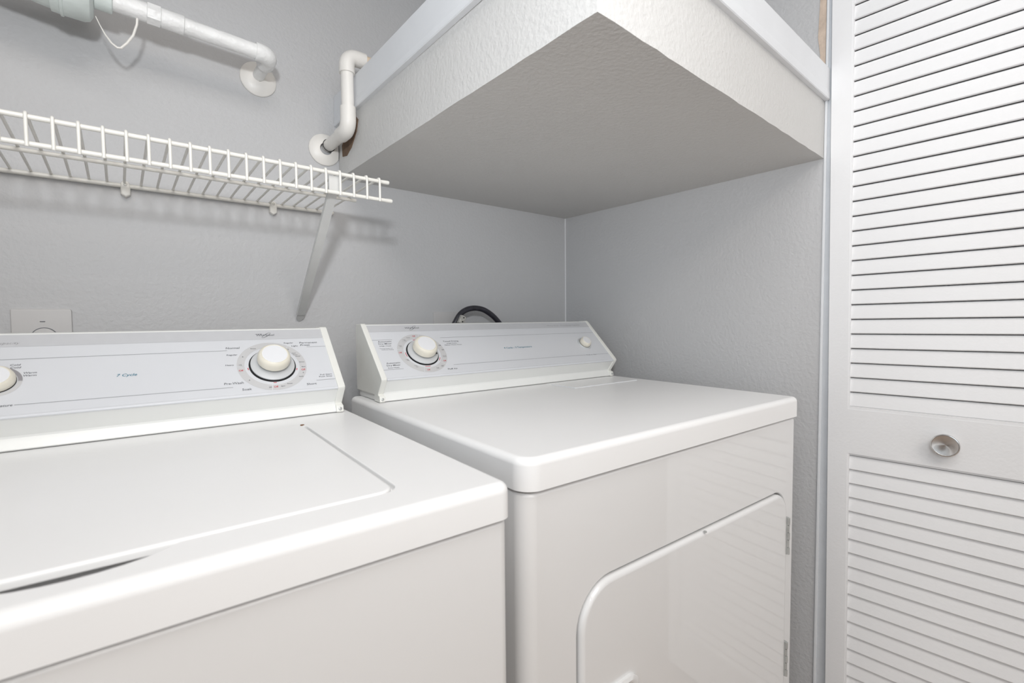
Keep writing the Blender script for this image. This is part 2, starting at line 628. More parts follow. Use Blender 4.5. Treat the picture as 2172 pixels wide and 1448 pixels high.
def knob_dial(name, cx, cy, rk, h0, h1, rcap, parent, skirt_r=None, m='knob'):
    """turn knob on the sloped panel"""
    bm = lathe([(h0, rk * 0.93), (h0 + 0.0015, rk * 0.985), (h0 + 0.005, rk), (h1 - 0.006, rk * 0.985), (h1 - 0.0025, rk * 0.93), (h1 - 0.0008, rk * 0.86), (h1, rcap + 0.0008), (h1 - 0.0006, rcap)], (cx, cy, 0), (0, 0, 1), 48)
    k_ = link(name, bm_mesh(to_panel(bm)), m, parent)
    bm = lathe([(h1 - 0.002, rcap), (h1 - 0.0002, rcap - 0.0004), (h1 + 0.0001, rcap - 0.0015), (h1 + 0.0001, 0)], (cx, cy, 0), (0, 0, 1), 40)
    link('knob_cap', bm_mesh(to_panel(bm)), 'knob_cap', k_)
    if skirt_r:
        bm = lathe([(0.0022, skirt_r - 0.0012), (0.0042, skirt_r - 0.0010), (0.0050, skirt_r - 0.0022), (0.0072, rk * 0.95), (0.0082, rk * 0.66), (h0 + 0.002, rk * 0.62)], (cx, cy, 0), (0, 0, 1), 56)
        link('knob_skirt', bm_mesh(to_panel(bm)), 'skirt', k_)
        bm = lathe([(0.0002, skirt_r + 0.0014), (0.0009, skirt_r + 0.0014), (0.0009, skirt_r - 0.006)], (cx, cy, 0), (0, 0, 1), 56, closed=False)
        link('knob_gap_shade', bm_mesh(to_panel(bm)), 'black', k_)  # black ring stands in for the shade under the raised skirt
    return k_


def console(parent, x0, x1, slen, capw):
    """sloped control console with two cream end caps; returns housing and face panel"""
    ty, tz = PN[0] + PE[0] * slen, PN[1] + PE[1] * slen
    back = 0.634
    prof = [(back, 0.915), (back, tz - 0.003), (back - 0.003, tz), (ty + 0.004, tz + 0.001), (ty, tz), (PN[0] + 0.002, PN[1] + 0.0015), (PN[0], PN[1] - 0.001), (PN[0] + 0.001, PN[1] - 0.004),
            (0.5105, 0.934), (0.5105, 0.931), (0.503, 0.917), (0.505, 0.9152)]
    me = bm_mesh(prism(prof, x0 + capw * 0.5, x1 - capw * 0.5, 'yz'))
    hs = link('console_housing', me, 'enamel_cream', parent, angle=25)
    # bright rolled lip under the panel
    bm = tube([(x0 + capw, PN[0] + 0.0005, PN[1] - 0.0015), (x1 - capw, PN[0] + 0.0005, PN[1] - 0.0015)], 0.0028, 10)
    link('panel_lip', bm_mesh(bm), 'panel', hs)
    # end caps a little proud
    g = 0.0016
    cp = [(back + 0.001, 0.928), (back + 0.001, tz + g - 0.004), (back - 0.003, tz + g), (ty + 0.003, tz + g + 0.001), (ty - 0.002, tz + g - 0.001),
          (PN[0] - 0.0005, PN[1] + 0.0035), (PN[0] - 0.0028, PN[1] - 0.0005), (PN[0] - 0.0015, PN[1] - 0.005), (0.5085, 0.932), (0.5085, 0.9305), (0.5005, 0.9275), (0.4985, 0.917), (0.501, 0.9148),
          (0.53, 0.9148), (0.53, 0.928)]
    for (a, b, side) in ((x0, x0 + capw, -1), (x1 - capw, x1, 1)):
        bm = prism(cp, a, b, 'yz', bev=0.0022, seg=2)
        c = link('end_cap', bm_mesh(bm), 'cap', parent)
        sx = (a + b) / 2
        bm = lathe([(0.0, 0.0032), (0.0012, 0.0030), (0.0016, 0.0022), (0.0016, 0.0)], (sx, 0.4995, 0.9215), (0, -1, 0.2), 14)
        s_ = link('screw', bm_mesh(bm), 'steel', c)
    # face overlay
    bm = bmesh.new()
    box_bm(x0 + capw - 0.001, x1 - capw + 0.001, 0.0005, slen - 0.003, -0.0005, 0.0005, 0, bm=bm)
    fp = panel_part('face_panel', bm, 'panel', parent)
    return hs, fp


def washer():
    W = 0.686
    root = empty('washing_machine', (-0.91673, -0.81048, 0.0), -0.0435)
    tag(root, 'white top-loading washing machine with flat lid, at left under the wire shelf', 'washing machine')
    # cabinet
    bm = prism(rrect(-W + 0.003, 0.004, 0.005, 0.632, 0.010, 5), 0.035, 0.8725, 'xy', bev=0.004, seg=3)
    link('cabinet', bm_mesh(bm), 'enamel', root)
    bm = prism(rrect(-W + 0.012, -0.012, 0.016, 0.62, 0.01, 4), 0.865, 0.882, 'xy')
    link('seam', bm_mesh(bm), 'black', root, smooth=False)
    for fx in (-W + 0.05, -0.05):
        for fy in (0.06, 0.58):
            bm = lathe([(0, 0.018), (0.006, 0.02), (0.012, 0.012), (0.036, 0.010)], (fx, fy, 0.0), (0, 0, 1), 16)
            link('foot', bm_mesh(bm), 'black', root)
    # top with lid opening and finger scoop
    lx0, lx1, ly0, ly1 = -W + 0.100, -0.100, 0.052, 0.434
    bm = prism(rrect(-W, 0.007, 0.0, 0.634, 0.014, 6), 0.876, 0.914, 'xy', bev=0.011, seg=5, bev_side='hi')
    me = bm_mesh(bm)
    hole = prism(rrect(lx0 - 0.0045, lx1 + 0.0045, ly0 - 0.0008, ly1 + 0.0015, 0.020, 6), 0.9072, 0.94, 'xy')
    # scoop: shallow lengthwise cylinder cut in front of the lid
    sc = bmesh.new()
    bmesh.ops.create_uvsphere(sc, u_segments=32, v_segments=20, radius=1.0)
    bmesh.ops.transform(sc, matrix=Matrix.Translation((-0.340, 0.074, 0.9120)) @ Matrix.Diagonal((0.072, 0.0450, 0.0250, 1)), verts=sc.verts[:])
    me = boolean(me, [hole, sc])
    me = bevel_sharp(me, 0.0018, 2, 50, sel=lambda e: all(v.co.z > 0.910 for v in e.verts))
    top = link('top_panel', me, 'enamel_top', root, angle=30)
    bm = prism(rrect(lx0, lx1, ly0, ly1, 0.018, 6), 0.9080, 0.9150, 'xy', bev=0.0030, seg=4, bev_side='hi')
    lid = link('lid', bm_mesh(bm), 'enamel_top', root)
    bm = lathe([(0, 0.0035), (0.0012, 0.003), (0.0012, 0)], (lx1 + 0.0005, ly1 - 0.002, 0.9135), (0, 0, 1), 10)
    tag(link('rust_spot', bm_mesh(bm), 'rust', top), 'small rust spot by the lid hinge')
    # console
    hs, fp = console(root, -W + 0.0105, -0.0105, 0.151, 0.0135)
    xa, xb = -W + 0.024, -0.024
    h = 0.0008
    bm = flat(bmesh.new(), xa, xb, 0.1238, 0.1475, h)
    panel_part('grey_band', bm, 'band', fp)
    bm = bmesh.new()
    lw = 0.0004
    for (a, b, s) in ((xa, -0.1885, 0.0995), (-0.058, xb + 0.002, 0.1013), (-0.4400, -0.1880, 0.0172), (-0.057, xb + 0.002, 0.0185)):
        flat(bm, a, b, s - lw, s + lw, h)
    split_parts('printed_line', bm, 'ink_soft', fp)
    c = (-0.1225, 0.0597)
    bm = bmesh.new()
    for a0, a1 in ((-19.0, -8.5), (-7.5, 54.5), (55.5, 177.5), (179.0, 260.5), (262.0, 340.0)):
        annulus(c[0], c[1], 0.0440, 0.0555, a0, a1, h, bm)
    split_parts('dial_ring', bm, 'ring', fp)
    bm = bmesh.new()
    for a in (187, -18, 267):
        annulus(c[0], c[1], 0.0388, 0.0400, a - 3.4, a + 3.4, h + 0.0002, bm, 3)
    split_parts('red_mark', bm, 'red', fp)
    words('red_lettering', [centred('Off', -0.1725, 0.0520, 0.0068, 0.0036), centred('Off', -0.0742, 0.0455, 0.0068, 0.0036), centred('Off', -0.1245, 0.0110, 0.0068, 0.0036)], h + 0.0004, 'red', fp)
    big = [('Normal', -0.1900, 0.1030, 0.0212, 0.12, 0.0046), ('Pre-Wash', -0.2000, 0.0235, 0.0282, 0.12, 0.0046), ('Soak', -0.1758, 0.0087, 0.0143, 0.12, 0.0046), ('Permanent', -0.0690, 0.1103, 0.0322, 0.12, 0.0042),
           ('Press', -0.0686, 0.1042, 0.0168, 0.12, 0.0042), ('Short', -0.0752, 0.0090, 0.0168, 0.12, 0.0046)]
    words('lettering', big, h, 'ink', fp)
    small = [('Regular', -0.1903, 0.0875, 0.0164, 0.12, 0.0032), ('Heavy', -0.1944, 0.0644, 0.0130, 0.12, 0.0032), ('Regular', -0.0960, 0.1115, 0.0165, 0.12, 0.0032), ('Light', -0.0843, 0.1034, 0.0112, 0.12, 0.0032),
             ('Pull Start', -0.0482, 0.0292, 0.0206, 0.0, 0.0028), ('Push Stop', -0.0508, 0.0248, 0.0228, 0.0, 0.0028),
             ('Cold', -0.4504, 0.0872, 0.0107, 0.15, 0.0032), ('Cold', -0.4497, 0.0822, 0.0107, 0.15, 0.0032), ('Warm', -0.4358, 0.0713, 0.0134, 0.15, 0.0032), ('Warm', -0.4358, 0.0664, 0.0134, 0.15, 0.0032),
             ('Temperature', -0.4700, 0.0157, 0.0284, 0.25, 0.0040), ('Capacity', -0.4700, 0.1288, 0.0260, 0.25, 0.0048)]
    words('lettering', small, h, 'ink', fp)
    ring = [centred('12', -0.1723, 0.0648, 0.0040, 0.0026), centred('6', -0.1665, 0.0833, 0.0020, 0.0026), centred('4', -0.1628, 0.0297, 0.0020, 0.0026), centred('20', -0.1335, 0.0110, 0.0042, 0.0026),
            centred('6', -0.0912, 0.0968, 0.0020, 0.0026), centred('6', -0.0757, 0.0385, 0.0020, 0.0026), centred('Rinse', -0.1480, 0.1015, 0.0085, 0.0022), centred('Cool', -0.0836, 0.0865, 0.0064, 0.0020),
            centred('Down', -0.0815, 0.0825, 0.0074, 0.0020), centred('Rinse', -0.0775, 0.0785, 0.0078, 0.0020), centred('Rinse', -0.0735, 0.0640, 0.0082, 0.0020), centred('Spin', -0.0728, 0.0525, 0.0064, 0.0020),
            centred('Soak', -0.0805, 0.0300, 0.0078, 0.0022), centred('Spin', -0.1135, 0.0113, 0.0064, 0.0021), centred('Rinse', -0.1020, 0.0160, 0.0082, 0.0021)]
    words('lettering', ring, h + 0.0004, 'ink', fp)
    panel_part('teal_lettering', text_bm([('7 Cycle', -0.3358, 0.0556, 0.0244, 0.25, 0.0050)], h), 'teal', fp)
    logo(fp, -0.1402, 0.1322, 0.0316, 0.0050, h + 0.0004, True)
    k_ = knob_dial('dial_knob', c[0], c[1], 0.0262, 0.0135, 0.0315, 0.0203, root, 0.0362)
    # temperature selector, partly out of frame
    tcx, tcy = -0.4618, 0.0597
    bm = annulus(tcx, tcy, 0.0218, 0.0262, -1, 62, h)
    panel_part('selector_ring_dark', bm, 'ring_dark', fp)
    bm = annulus(tcx, tcy, 0.0218, 0.0262, 64, 358, h)
    panel_part('selector_ring', bm, 'ring', fp)
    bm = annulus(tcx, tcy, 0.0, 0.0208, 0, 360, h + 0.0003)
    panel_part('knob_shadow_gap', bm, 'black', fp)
    tk = knob_dial('temperature_knob', tcx, tcy, 0.0208, 0.001, 0.014, 0.0160, root)
    return root


def logo(fp, x, y, w, ch, h, sub):
    bm = text_bm([('Whirlpool', x + w * 0.05, y, w * 0.95, 0.2, ch)], h)
    # tilted swoosh loop behind the word
    cx, cy = x + w * 0.56, y + ch * 0.35
    a, b, rt = w * 0.30, ch * 0.50, math.radians(38)
    prev = None
    for i in range(33):
        t = 2 * math.pi * i / 32
        th = 0.00022 + 0.00022 * abs(math.sin(t))
        pts = []
        for s in (-1, 1):
            px, py = (a + s * th) * math.cos(t), (b + s * th) * math.sin(t)
            pts.append(bm.verts.new((cx + px * math.cos(rt) - py * math.sin(rt), cy + px * math.sin(rt) + py * math.cos(rt), h)))
        if prev:
            bm.faces.new((prev[0], prev[1], pts[1], pts[0]))
        prev = pts
    if sub:
        flat(bm, x, x + w * 0.34, y + ch * 0.98, y + ch * 1.12, h)
    return panel_part('logo', bm, 'ink', fp)


def dryer():
    W = 0.737
    root = empty('dryer', (-0.11401, -0.79644, 0.0), -0.0416)
    tag(root, 'white clothes dryer with hinged front door, at right under the soffit', 'dryer')
    # cabinet with door opening
    bm = prism(rrect(-W - 0.001, 0.004, 0.006, 0.632, (0.022, 0.011, 0.01, 0.01), 8), 0.035, 0.8690, 'xy', bev=0.006, seg=3)
    me = bm_mesh(bm)
    dx0, dx1, dz0, dz1 = -0.6455, -0.0400, 0.235, 0.7195
    radii = (0.055, 0.045, 0.045, 0.062)
    cut = prism(rrect(dx0 - 0.003, dx1 + 0.003, dz0 - 0.003, dz1 + 0.003, tuple(r + 0.003 for r in radii), 8), -0.02, 0.022, 'xz')
    me = boolean(me, [cut])
    me = bevel_sharp(me, 0.0035, 3, 60, sel=lambda e: all(abs(v.co.y - 0.006) < 1e-4 for v in e.verts))
    link('cabinet', me, 'enamel', root, angle=30)
    bm = prism(rrect(-W + 0.014, -0.014, 0.018, 0.62, 0.01, 4), 0.86, 0.880, 'xy')
    link('seam', bm_mesh(bm), 'black', root, smooth=False)
    for fx in (-W + 0.05, -0.05):
        for fy in (0.06, 0.58):
            bm = lathe([(0, 0.018), (0.006, 0.02), (0.012, 0.012), (0.036, 0.010)], (fx, fy, 0.0), (0, 0, 1), 16)
            link('foot', bm_mesh(bm), 'black', root)
    # door slab with rounded rim
    bm = prism(rrect(dx0, dx1, dz0, dz1, radii, 10), 0.021, 0.0005, 'xz', bev=0.0075, seg=5, bev_side='hi')
    dme = bm_mesh(bm)
    pocket = prism(rrect(-0.620, -0.541, 0.36, 0.552, 0.012, 5), -0.02, 0.010, 'xz')
    dme = boolean(dme, [pocket])
    dr = link('door', dme, 'enamel', root, angle=30)
    # raised rim round the grip pocket
    outer = rrect(-0.629, -0.531, 0.350, 0.562, 0.018, 6)
    inner = rrect(-0.620, -0.541, 0.360, 0.552, 0.012, 6)
    bm = bmesh.new()
    n = len(outer)
    rings = []
    for pts, y in ((outer, 0.001), (outer, -0.004), ([((a[0] + b[0]) / 2, (a[1] + b[1]) / 2) for a, b in zip(outer, inner)], -0.0065), (inner, -0.004), (inner, 0.004)):
        rings.append([bm.verts.new((x, y, z)) for x, z in pts])
    for a, b in zip(rings, rings[1:]):
        for i in range(n):
            bm.faces.new((a[i], a[(i + 1) % n], b[(i + 1) % n], b[i]))
    link('grip_rim', bm_mesh(bm), 'enamel', dr, angle=50)
    bm = lathe([(0, 0.0028), (0.002, 0.0026), (0.002, 0)], (-0.352, -0.0005, 0.7195), (0, 0, 1), 10)
    link('strike_catch', bm_mesh(bm), 'steel', dr)
    # hinges
    for z0, z1 in ((0.585, 0.664), (0.321, 0.396)):
        hg = box('hinge', -0.0435, -0.0365, -0.0010, 0.012, z0, z1, 'steel', root, bev=0.0008)
        nk = 5
        for i in range(nk):
            a = z0 + (z1 - z0) * i / nk + 0.0008
            b = z0 + (z1 - z0) * (i + 1) / nk - 0.0008
            bm = lathe([(a, 0.0030), (b, 0.0030)], (-0.0400, -0.0018 if i % 2 == 0 else -0.0008, 0), (0, 0, 1), 10)
            link('knuckle', bm_mesh(bm), 'steel', hg)
    # top
    bm = prism(rrect(-W - 0.004, 0.0055, 0.0, 0.634, (0.026, 0.014, 0.014, 0.014), 9), 0.8727, 0.914, 'xy', bev=0.010, seg=5, bev_side='hi')
    tp = link('top_panel', bm_mesh(bm), 'enamel_top', root)
    # lint screen flap
    bm = prism(rrect(-0.273, -0.041, 0.392, 0.500, 0.002, 2), 0.9135, 0.9152, 'xy', bev=0.0006, seg=1, bev_side='hi')
    link('lint_flap', bm_mesh(bm), 'enamel_top', root, smooth=False)
    bm = tube([(-0.273, 0.478, 0.9148), (-0.273, 0.393, 0.9152), (-0.2715, 0.3915, 0.9152), (-0.041, 0.3915, 0.9152)], 0.0012, 8)
    link('flap_edge', bm_mesh(bm), 'knob_cap', bpy.data.objects['lint_flap'])
    # console
    x0, x1 = -0.7235, -0.0115
    hs, fp = console(root, x0, x1, 0.158, 0.0125)
    xa, xb = x0 + 0.012, x1 - 0.012
    h = 0.0008
    bm = flat(bmesh.new(), xa, xb, 0.1338, 0.1545, h)
    panel_part('grey_band', bm, 'band', fp)
    bm = bmesh.new()
    lw = 0.0004
    for (a, b, s) in ((-0.7115, -0.6655, 0.1093), (-0.7115, -0.6665, 0.0235), (-0.5454, xb - 0.003, 0.1103), (-0.5443, -0.1165, 0.0246), (-0.0735, xb - 0.003, 0.0240)):
        flat(bm, a, b, s - lw, s + lw, h)
    split_parts('printed_line', bm, 'ink_soft', fp)
    c = (-0.6068, 0.0659)
    bm = bmesh.new()
    for a0, a1 in ((-40.5, 80), (81.2, 165.5), (166.8, 253.8), (255.2, 317.9)):
        annulus(c[0], c[1], 0.0440, 0.0578, a0, a1, h, bm)
    split_parts('dial_ring', bm, 'ring', fp)
    bm = bmesh.new()
    for a, w in ((100, 4), (184, 9), (-31.7, 7), (267, 9)):
        annulus(c[0], c[1], 0.0402, 0.0414, a - w, a + w, h + 0.0002, bm, 4)
    split_parts('red_mark', bm, 'red', fp)
    words('red_lettering', [centred('Off', x, s, 0.0074, 0.0038) for x, s in ((-0.6106, 0.1178), (-0.6591, 0.0692), (-0.5622, 0.0380), (-0.6110, 0.0152))], h + 0.0004, 'red', fp)
    words('lettering', [('Automatic', -0.6997, 0.1022, 0.0312, 0, 0.0042), ('Dry-Miser', -0.7002, 0.0957, 0.0303, 0, 0.0042), ('Automatic', -0.6997, 0.0394, 0.0312, 0, 0.0042), ('Dry-Miser', -0.7006, 0.0330, 0.0308, 0, 0.0042),
                  ('Timed Drying', -0.5423, 0.0957, 0.0414, 0, 0.0042), ('Fluff Air', -0.5638, 0.0110, 0.0250, 0, 0.0042)], h, 'ink', fp)
    words('lettering', [('(High Heat)', -0.6998, 0.0899, 0.0264, 0, 0.0028), ('(Low Heat)', -0.7001, 0.0268, 0.0250, 0, 0.0030), ('(High Heat)', -0.5351, 0.0897, 0.0266, 0, 0.0028), ('Heavy / Perm. Press', -0.5427, 0.0845, 0.0464, 0, 0.0028),
             ('* Energy Preferred', -0.7032, 0.0826, 0.0302, 0, 0.0019), ('Automatic Setting', -0.6986, 0.0792, 0.0273, 0, 0.0019), ('Push to Start', -0.1149, 0.0228, 0.0402, 0, 0.0032),
             ('Heavy Duty - Extra Large Capacity', -0.1874, 0.1418, 0.1280, 0, 0.0034)], h, 'ink', fp)
    words('lettering', [centred('Very', -0.6530, 0.0900, 0.0070, 0.0020), centred('Dry', -0.6520, 0.0868, 0.0050, 0.0020), centred('Less', -0.6380, 0.1075, 0.0068, 0.0020), centred('Dry', -0.6358, 0.1040, 0.0050, 0.0020), centred('*', -0.6420, 0.1010, 0.002, 0.002),
             centred('Damp', -0.6255, 0.1135, 0.0080, 0.0020), centred('Less', -0.6500, 0.0485, 0.0068, 0.0020), centred('Dry', -0.6480, 0.0452, 0.0050, 0.0020), centred('Very', -0.6368, 0.0292, 0.0070, 0.0020), centred('Dry', -0.6345, 0.0258, 0.0050, 0.0020),
             centred('50', -0.5559, 0.0858, 0.0058, 0.0034), centred('30', -0.5535, 0.0715, 0.0058, 0.0034), centred('20', -0.5737, 0.0235, 0.0058, 0.0034), centred('10', -0.5872, 0.0182, 0.0055, 0.0034), centred('Cool', -0.5565, 0.0530, 0.0075, 0.0020), centred('Down', -0.5570, 0.0498, 0.0085, 0.0020)], h + 0.0004, 'ink', fp)
    panel_part('teal_lettering', text_bm([('4 Cycle - 3 Temperature', -0.3805, 0.0645, 0.0905, 0.0, 0.0052)], h), 'teal', fp)
    logo(fp, -0.6253, 0.1422, 0.0380, 0.0050, h + 0.0004, False)
    knob_dial('dial_knob', c[0], c[1], 0.0272, 0.0125, 0.0315, 0.0205, root, 0.0365)
    # pointer notch on the knob skirt
    bm = bmesh.new()
    v = [bm.verts.new(p) for p in ((-0.5838, 0.0500, 0.0118), (-0.5788, 0.0512, 0.0108), (-0.5822, 0.0560, 0.0122), (-0.5838, 0.0500, 0.0135), (-0.5788, 0.0512, 0.0125), (-0.5822, 0.0560, 0.0140))]
    bm.faces.new(v[:3])
    bm.faces.new(v[3:])
    for i in range(3):
        bm.faces.new((v[i], v[(i + 1) % 3], v[3 + (i + 1) % 3], v[3 + i]))
    panel_part('pointer', bm, 'black', root)
    # start button
    bcx, bcy = -0.0945, 0.0665
    bm = lathe([(0.0, 0.0222), (0.0030, 0.0212), (0.0042, 0.0198), (0.0030, 0.0174), (0.0010, 0.0170), (0.0010, 0.0)], (bcx, bcy, 0), (0, 0, 1), 40)
    link('button_collar', bm_mesh(to_panel(bm)), 'skirt', root)
    knob_dial('start_button', bcx, bcy, 0.0165, 0.0024, 0.0165, 0.0128, root)
    return root


washer()
dryer()

# ------------------------------------------------------------------ wire shelf
def wire_shelf():
    root = empty('wire_shelf', (-1.3, 0.0, 1.3526))
    tag(root, 'white vinyl-coated wire shelf with front lip, on the back wall above the washer', 'shelf')
    inv = Matrix.Translation((1.3, 0.0, -1.3526))

    def part(name, bm, m='wire', par=root):
        bmesh.ops.transform(bm, matrix=inv, verts=bm.verts[:])
        return link(name, bm_mesh(bm), m, par, angle=50)
    ZT, ZL, XL = 1.3526, 1.3180, -1.88
    YF = -0.3045
    part('front_wire', tube([(XL, YF, ZT), (-0.806, YF, ZT)], 0.0035, 12))
    part('front_wire', tube([(XL, YF, ZL), (-0.800, YF, ZL)], 0.0035, 12))
    part('back_wire', tube([(XL, -0.0075, 1.3450), (-0.812, -0.0075, 1.3450)], 0.0041, 12))
    part('middle_wire', tube([(XL, -0.152, 1.3472), (-0.812, -0.152, 1.3472)], 0.0035, 12))
    for (x, y, z) in ((-0.806, YF, ZT), (-0.800, YF, ZL), (-0.812, -0.0075, 1.3455), (-0.812, -0.152, 1.3472)):
        part('end_cap', lathe([(-0.011, 0.0038), (0.0, 0.0040), (0.0018, 0.0034), (0.0024, 0.0)], (x, y, z), (1, 0, 0), 14))
    # one deck wire, shared mesh: wall -> front, over the top wire, down the lip
    r = 0.0022
    pts = [(0, -0.0045, 1.3500), (0, YF + 0.010, 1.3566), (0, YF + 0.001, 1.3574), (0, YF - 0.0030, 1.3566), (0, YF - 0.0048, 1.3535), (0, YF - 0.0048, ZL - 0.0015), (0, YF - 0.0040, ZL - 0.0040)]
    me = bm_mesh(tube([(p[0], p[1], p[2] - 1.3526) for p in pts], r, 8))
    me.materials.append(M['wire'])
    x = -1.3073 + 0.0254 * 19
    while x > XL + 0.01:
        o = link('deck_wire', me, None, root, angle=50)
        o.location = (x + 1.3, 0, 0)
        x -= 0.0254
    # wall clips
    for cx in (-1.2045, -0.9450):
        cl = part('wall_clip', prism([(cx - 0.0075, 1.3285), (cx, 1.3235), (cx + 0.0075, 1.3285), (cx + 0.0075, 1.348), (cx + 0.004, 1.3535), (cx - 0.004, 1.3535), (cx - 0.0075, 1.348)], -0.0002, -0.0135, 'xz', bev=0.003, seg=2, bev_side='hi'))
        part('clip_screw', lathe([(0.0, 0.003), (0.001, 0.0026), (0.0012, 0)], (cx, -0.0135, 1.347), (0, -1, 0), 12), 'clamp', cl)
    # diagonal brace
    return root


wire_shelf()


def brace():
    top, foot = Vector((-0.9075, -0.299, 1.3300)), Vector((-0.8945, -0.0015, 1.0830))
    root = empty('shelf_bracket', foot)
    tag(root, 'slanted grey steel brace propping up the wire shelf', 'bracket')
    ax = (top - foot).normalized()
    sx = Vector((1, 0, 0))
    sx = (sx - ax * sx.dot(ax)).normalized()
    up = ax.cross(sx)                       # faces up and back / out
    L = (top - foot).length

    def cs(t, w):                           # L-section: face plate + one flange
        c = foot + ax * t
        return c, w
    bm = bmesh.new()
    face, th, fl_ = 0.0082, 0.0016, 0.009
    sec = [(-face, 0), (face, 0), (face, fl_), (face - th, fl_), (face - th, th), (-face + th, th), (-face + th, fl_), (-face, fl_)]
    sgn = 1.0 if up.z > 0 else -1.0
    rings = []
    for t in (0.020, L * 0.5, L - 0.012, L):
        rings.append([bm.verts.new(ax * t + sx * a + up * sgn * b) for a, b in sec])
    for a, b in zip(rings, rings[1:]):
        for i in range(len(sec)):
            j = (i + 1) % len(sec)
            bm.faces.new((a[i], a[j], b[j], b[i]))
    bm.faces.new(rings[0])
    bm.faces.new(rings[-1])
    link('brace_bar', bm_mesh(bm), 'bracket', root, smooth=False)
    # flattened pointed foot, screwed to the wall
    bm = bmesh.new()
    pts = [(-face, 0.022), (face, 0.022), (face * 0.95, 0.010), (0.001, -0.0005), (-0.001, -0.0005), (-face * 0.95, 0.010)]
    lo = [bm.verts.new(ax * b + sx * a) for a, b in pts]
    hi = [bm.verts.new(ax * b + sx * a + up * sgn * 0.0016) for a, b in pts]
    bm.faces.new(lo)
    bm.faces.new(hi)
    for i in range(len(pts)):
        j = (i + 1) % len(pts)
        bm.faces.new((lo[i], lo[j], hi[j], hi[i]))
    link('brace_foot', bm_mesh(bm), 'bracket', root, smooth=False)
    # hook plate at the shelf lip
    t_ = top - foot
    bm = box_bm(t_.x - 0.011, t_.x + 0.011, t_.y - 0.002, t_.y + 0.003, t_.z - 0.012, t_.z + 0.019, 0.0012)
    link('hook_plate', bm_mesh(bm), 'bracket', root)


brace()


# ------------------------------------------------------------------ painted pipe at the top left
def pipe_left():
    hx, hz, py = -0.9666, 1.6220, -0.112
    root = empty('painted_pipe', (hx, 0, hz))
    tag(root, 'thickly painted white pipe with elbow and green valve, high on the back wall', 'pipe')
    o = Vector((hx, 0, hz))
    ax = Vector((-1, 0, 0.045)).normalized()

    def part(name, bm, m='pipe', par=root):
        bmesh.ops.transform(bm, matrix=Matrix.Translation(-o), verts=bm.verts[:])
        return link(name, bm_mesh(bm), m, par)
    part('wall_stub', tube([(hx, 0, hz), (hx, py + 0.02, hz)], 0.0118, 24))
    c = Vector((hx, py, hz))
    elb = [Vector((hx, py + 0.040, hz))] + arc_pts(c, (0, -1, 0), ax, 0.019, 10) + [c + ax * 0.026]
    part('elbow', tube(elb, 0.0168, 24))
    part('pipe_run', tube([c + ax * 0.02, c + ax * 0.165], 0.0140, 24))

    def fit(a, b, r, name, m='pipe', n=24, ch=0.0012):
        part(name, lathe([(a, r - ch), (a + ch, r), (b - ch, r), (b, r - ch)], c, ax, n), m)
    fit(0.144, 0.179, 0.0163, 'coupling')
    fit(0.1785, 0.1995, 0.0180, 'hex_nut', n=8)
    fit(0.198, 0.248, 0.0160, 'adapter')
    fit(0.2455, 0.2700, 0.0215, 'valve_collar', 'valve')
    part('valve_body', lathe([(0.2695, 0.028), (0.2700, 0.036), (0.2740, 0.0435), (0.281, 0.0465), (0.306, 0.0470), (0.307, 0.0490), (0.3105, 0.0490), (0.3115, 0.0465), (0.322, 0.0460), (0.3225, 0.0425), (0.33, 0.0420), (0.405, 0.0350), (0.41, 0.030)], c, ax, 36), 'valve')
    fit(0.405, 0.47, 0.0215, 'valve_collar', 'valve')
    part('pipe_run', tube([c + ax * 0.465, c + ax * 0.90], 0.0140, 20))
    part('valve_port', lathe([(0, 0.007), (0.004, 0.0065), (0.004, 0)], c + ax * 0.331 + Vector((0, -0.022, -0.0345)), (0, -0.5, -1), 16), 'black')
    # looped wire under the valve
    pts = [(-1.2350, py, 1.5985), (-1.2300, py, 1.5860), (-1.2235, py, 1.5725), (-1.2155, py, 1.5610), (-1.2085, py, 1.5562), (-1.2035, py, 1.5570), (-1.1950, py, 1.5680), (-1.1860, py, 1.5840), (-1.1800, py, 1.6050), (-1.1790, py, 1.6180)]
    part('wire_loop', tube(pts, 0.0016, 8, radii=[0.0007, 0.0008, 0.0012, 0.0017, 0.0019, 0.0019, 0.0020, 0.0020, 0.0019, 0.0018]), 'pipe_clean')
    esc_profile = [(0.0003, 0.0365), (0.0035, 0.0365), (0.0060, 0.0345), (0.0100, 0.0260), (0.0125, 0.0170), (0.0125, 0.0080)]
    e_ = part('wall_flange', lathe(esc_profile, (hx + 0.001, 0, hz - 0.004), (0, -1, 0), 40, closed=False), 'pipe_clean')
    bm = bmesh.new()
    box_bm(hx - 0.0075, hx - 0.0068, -0.0120, -0.0085, hz - 0.0345, hz - 0.0155, 0, bm=bm)
    return root


pipe_left()


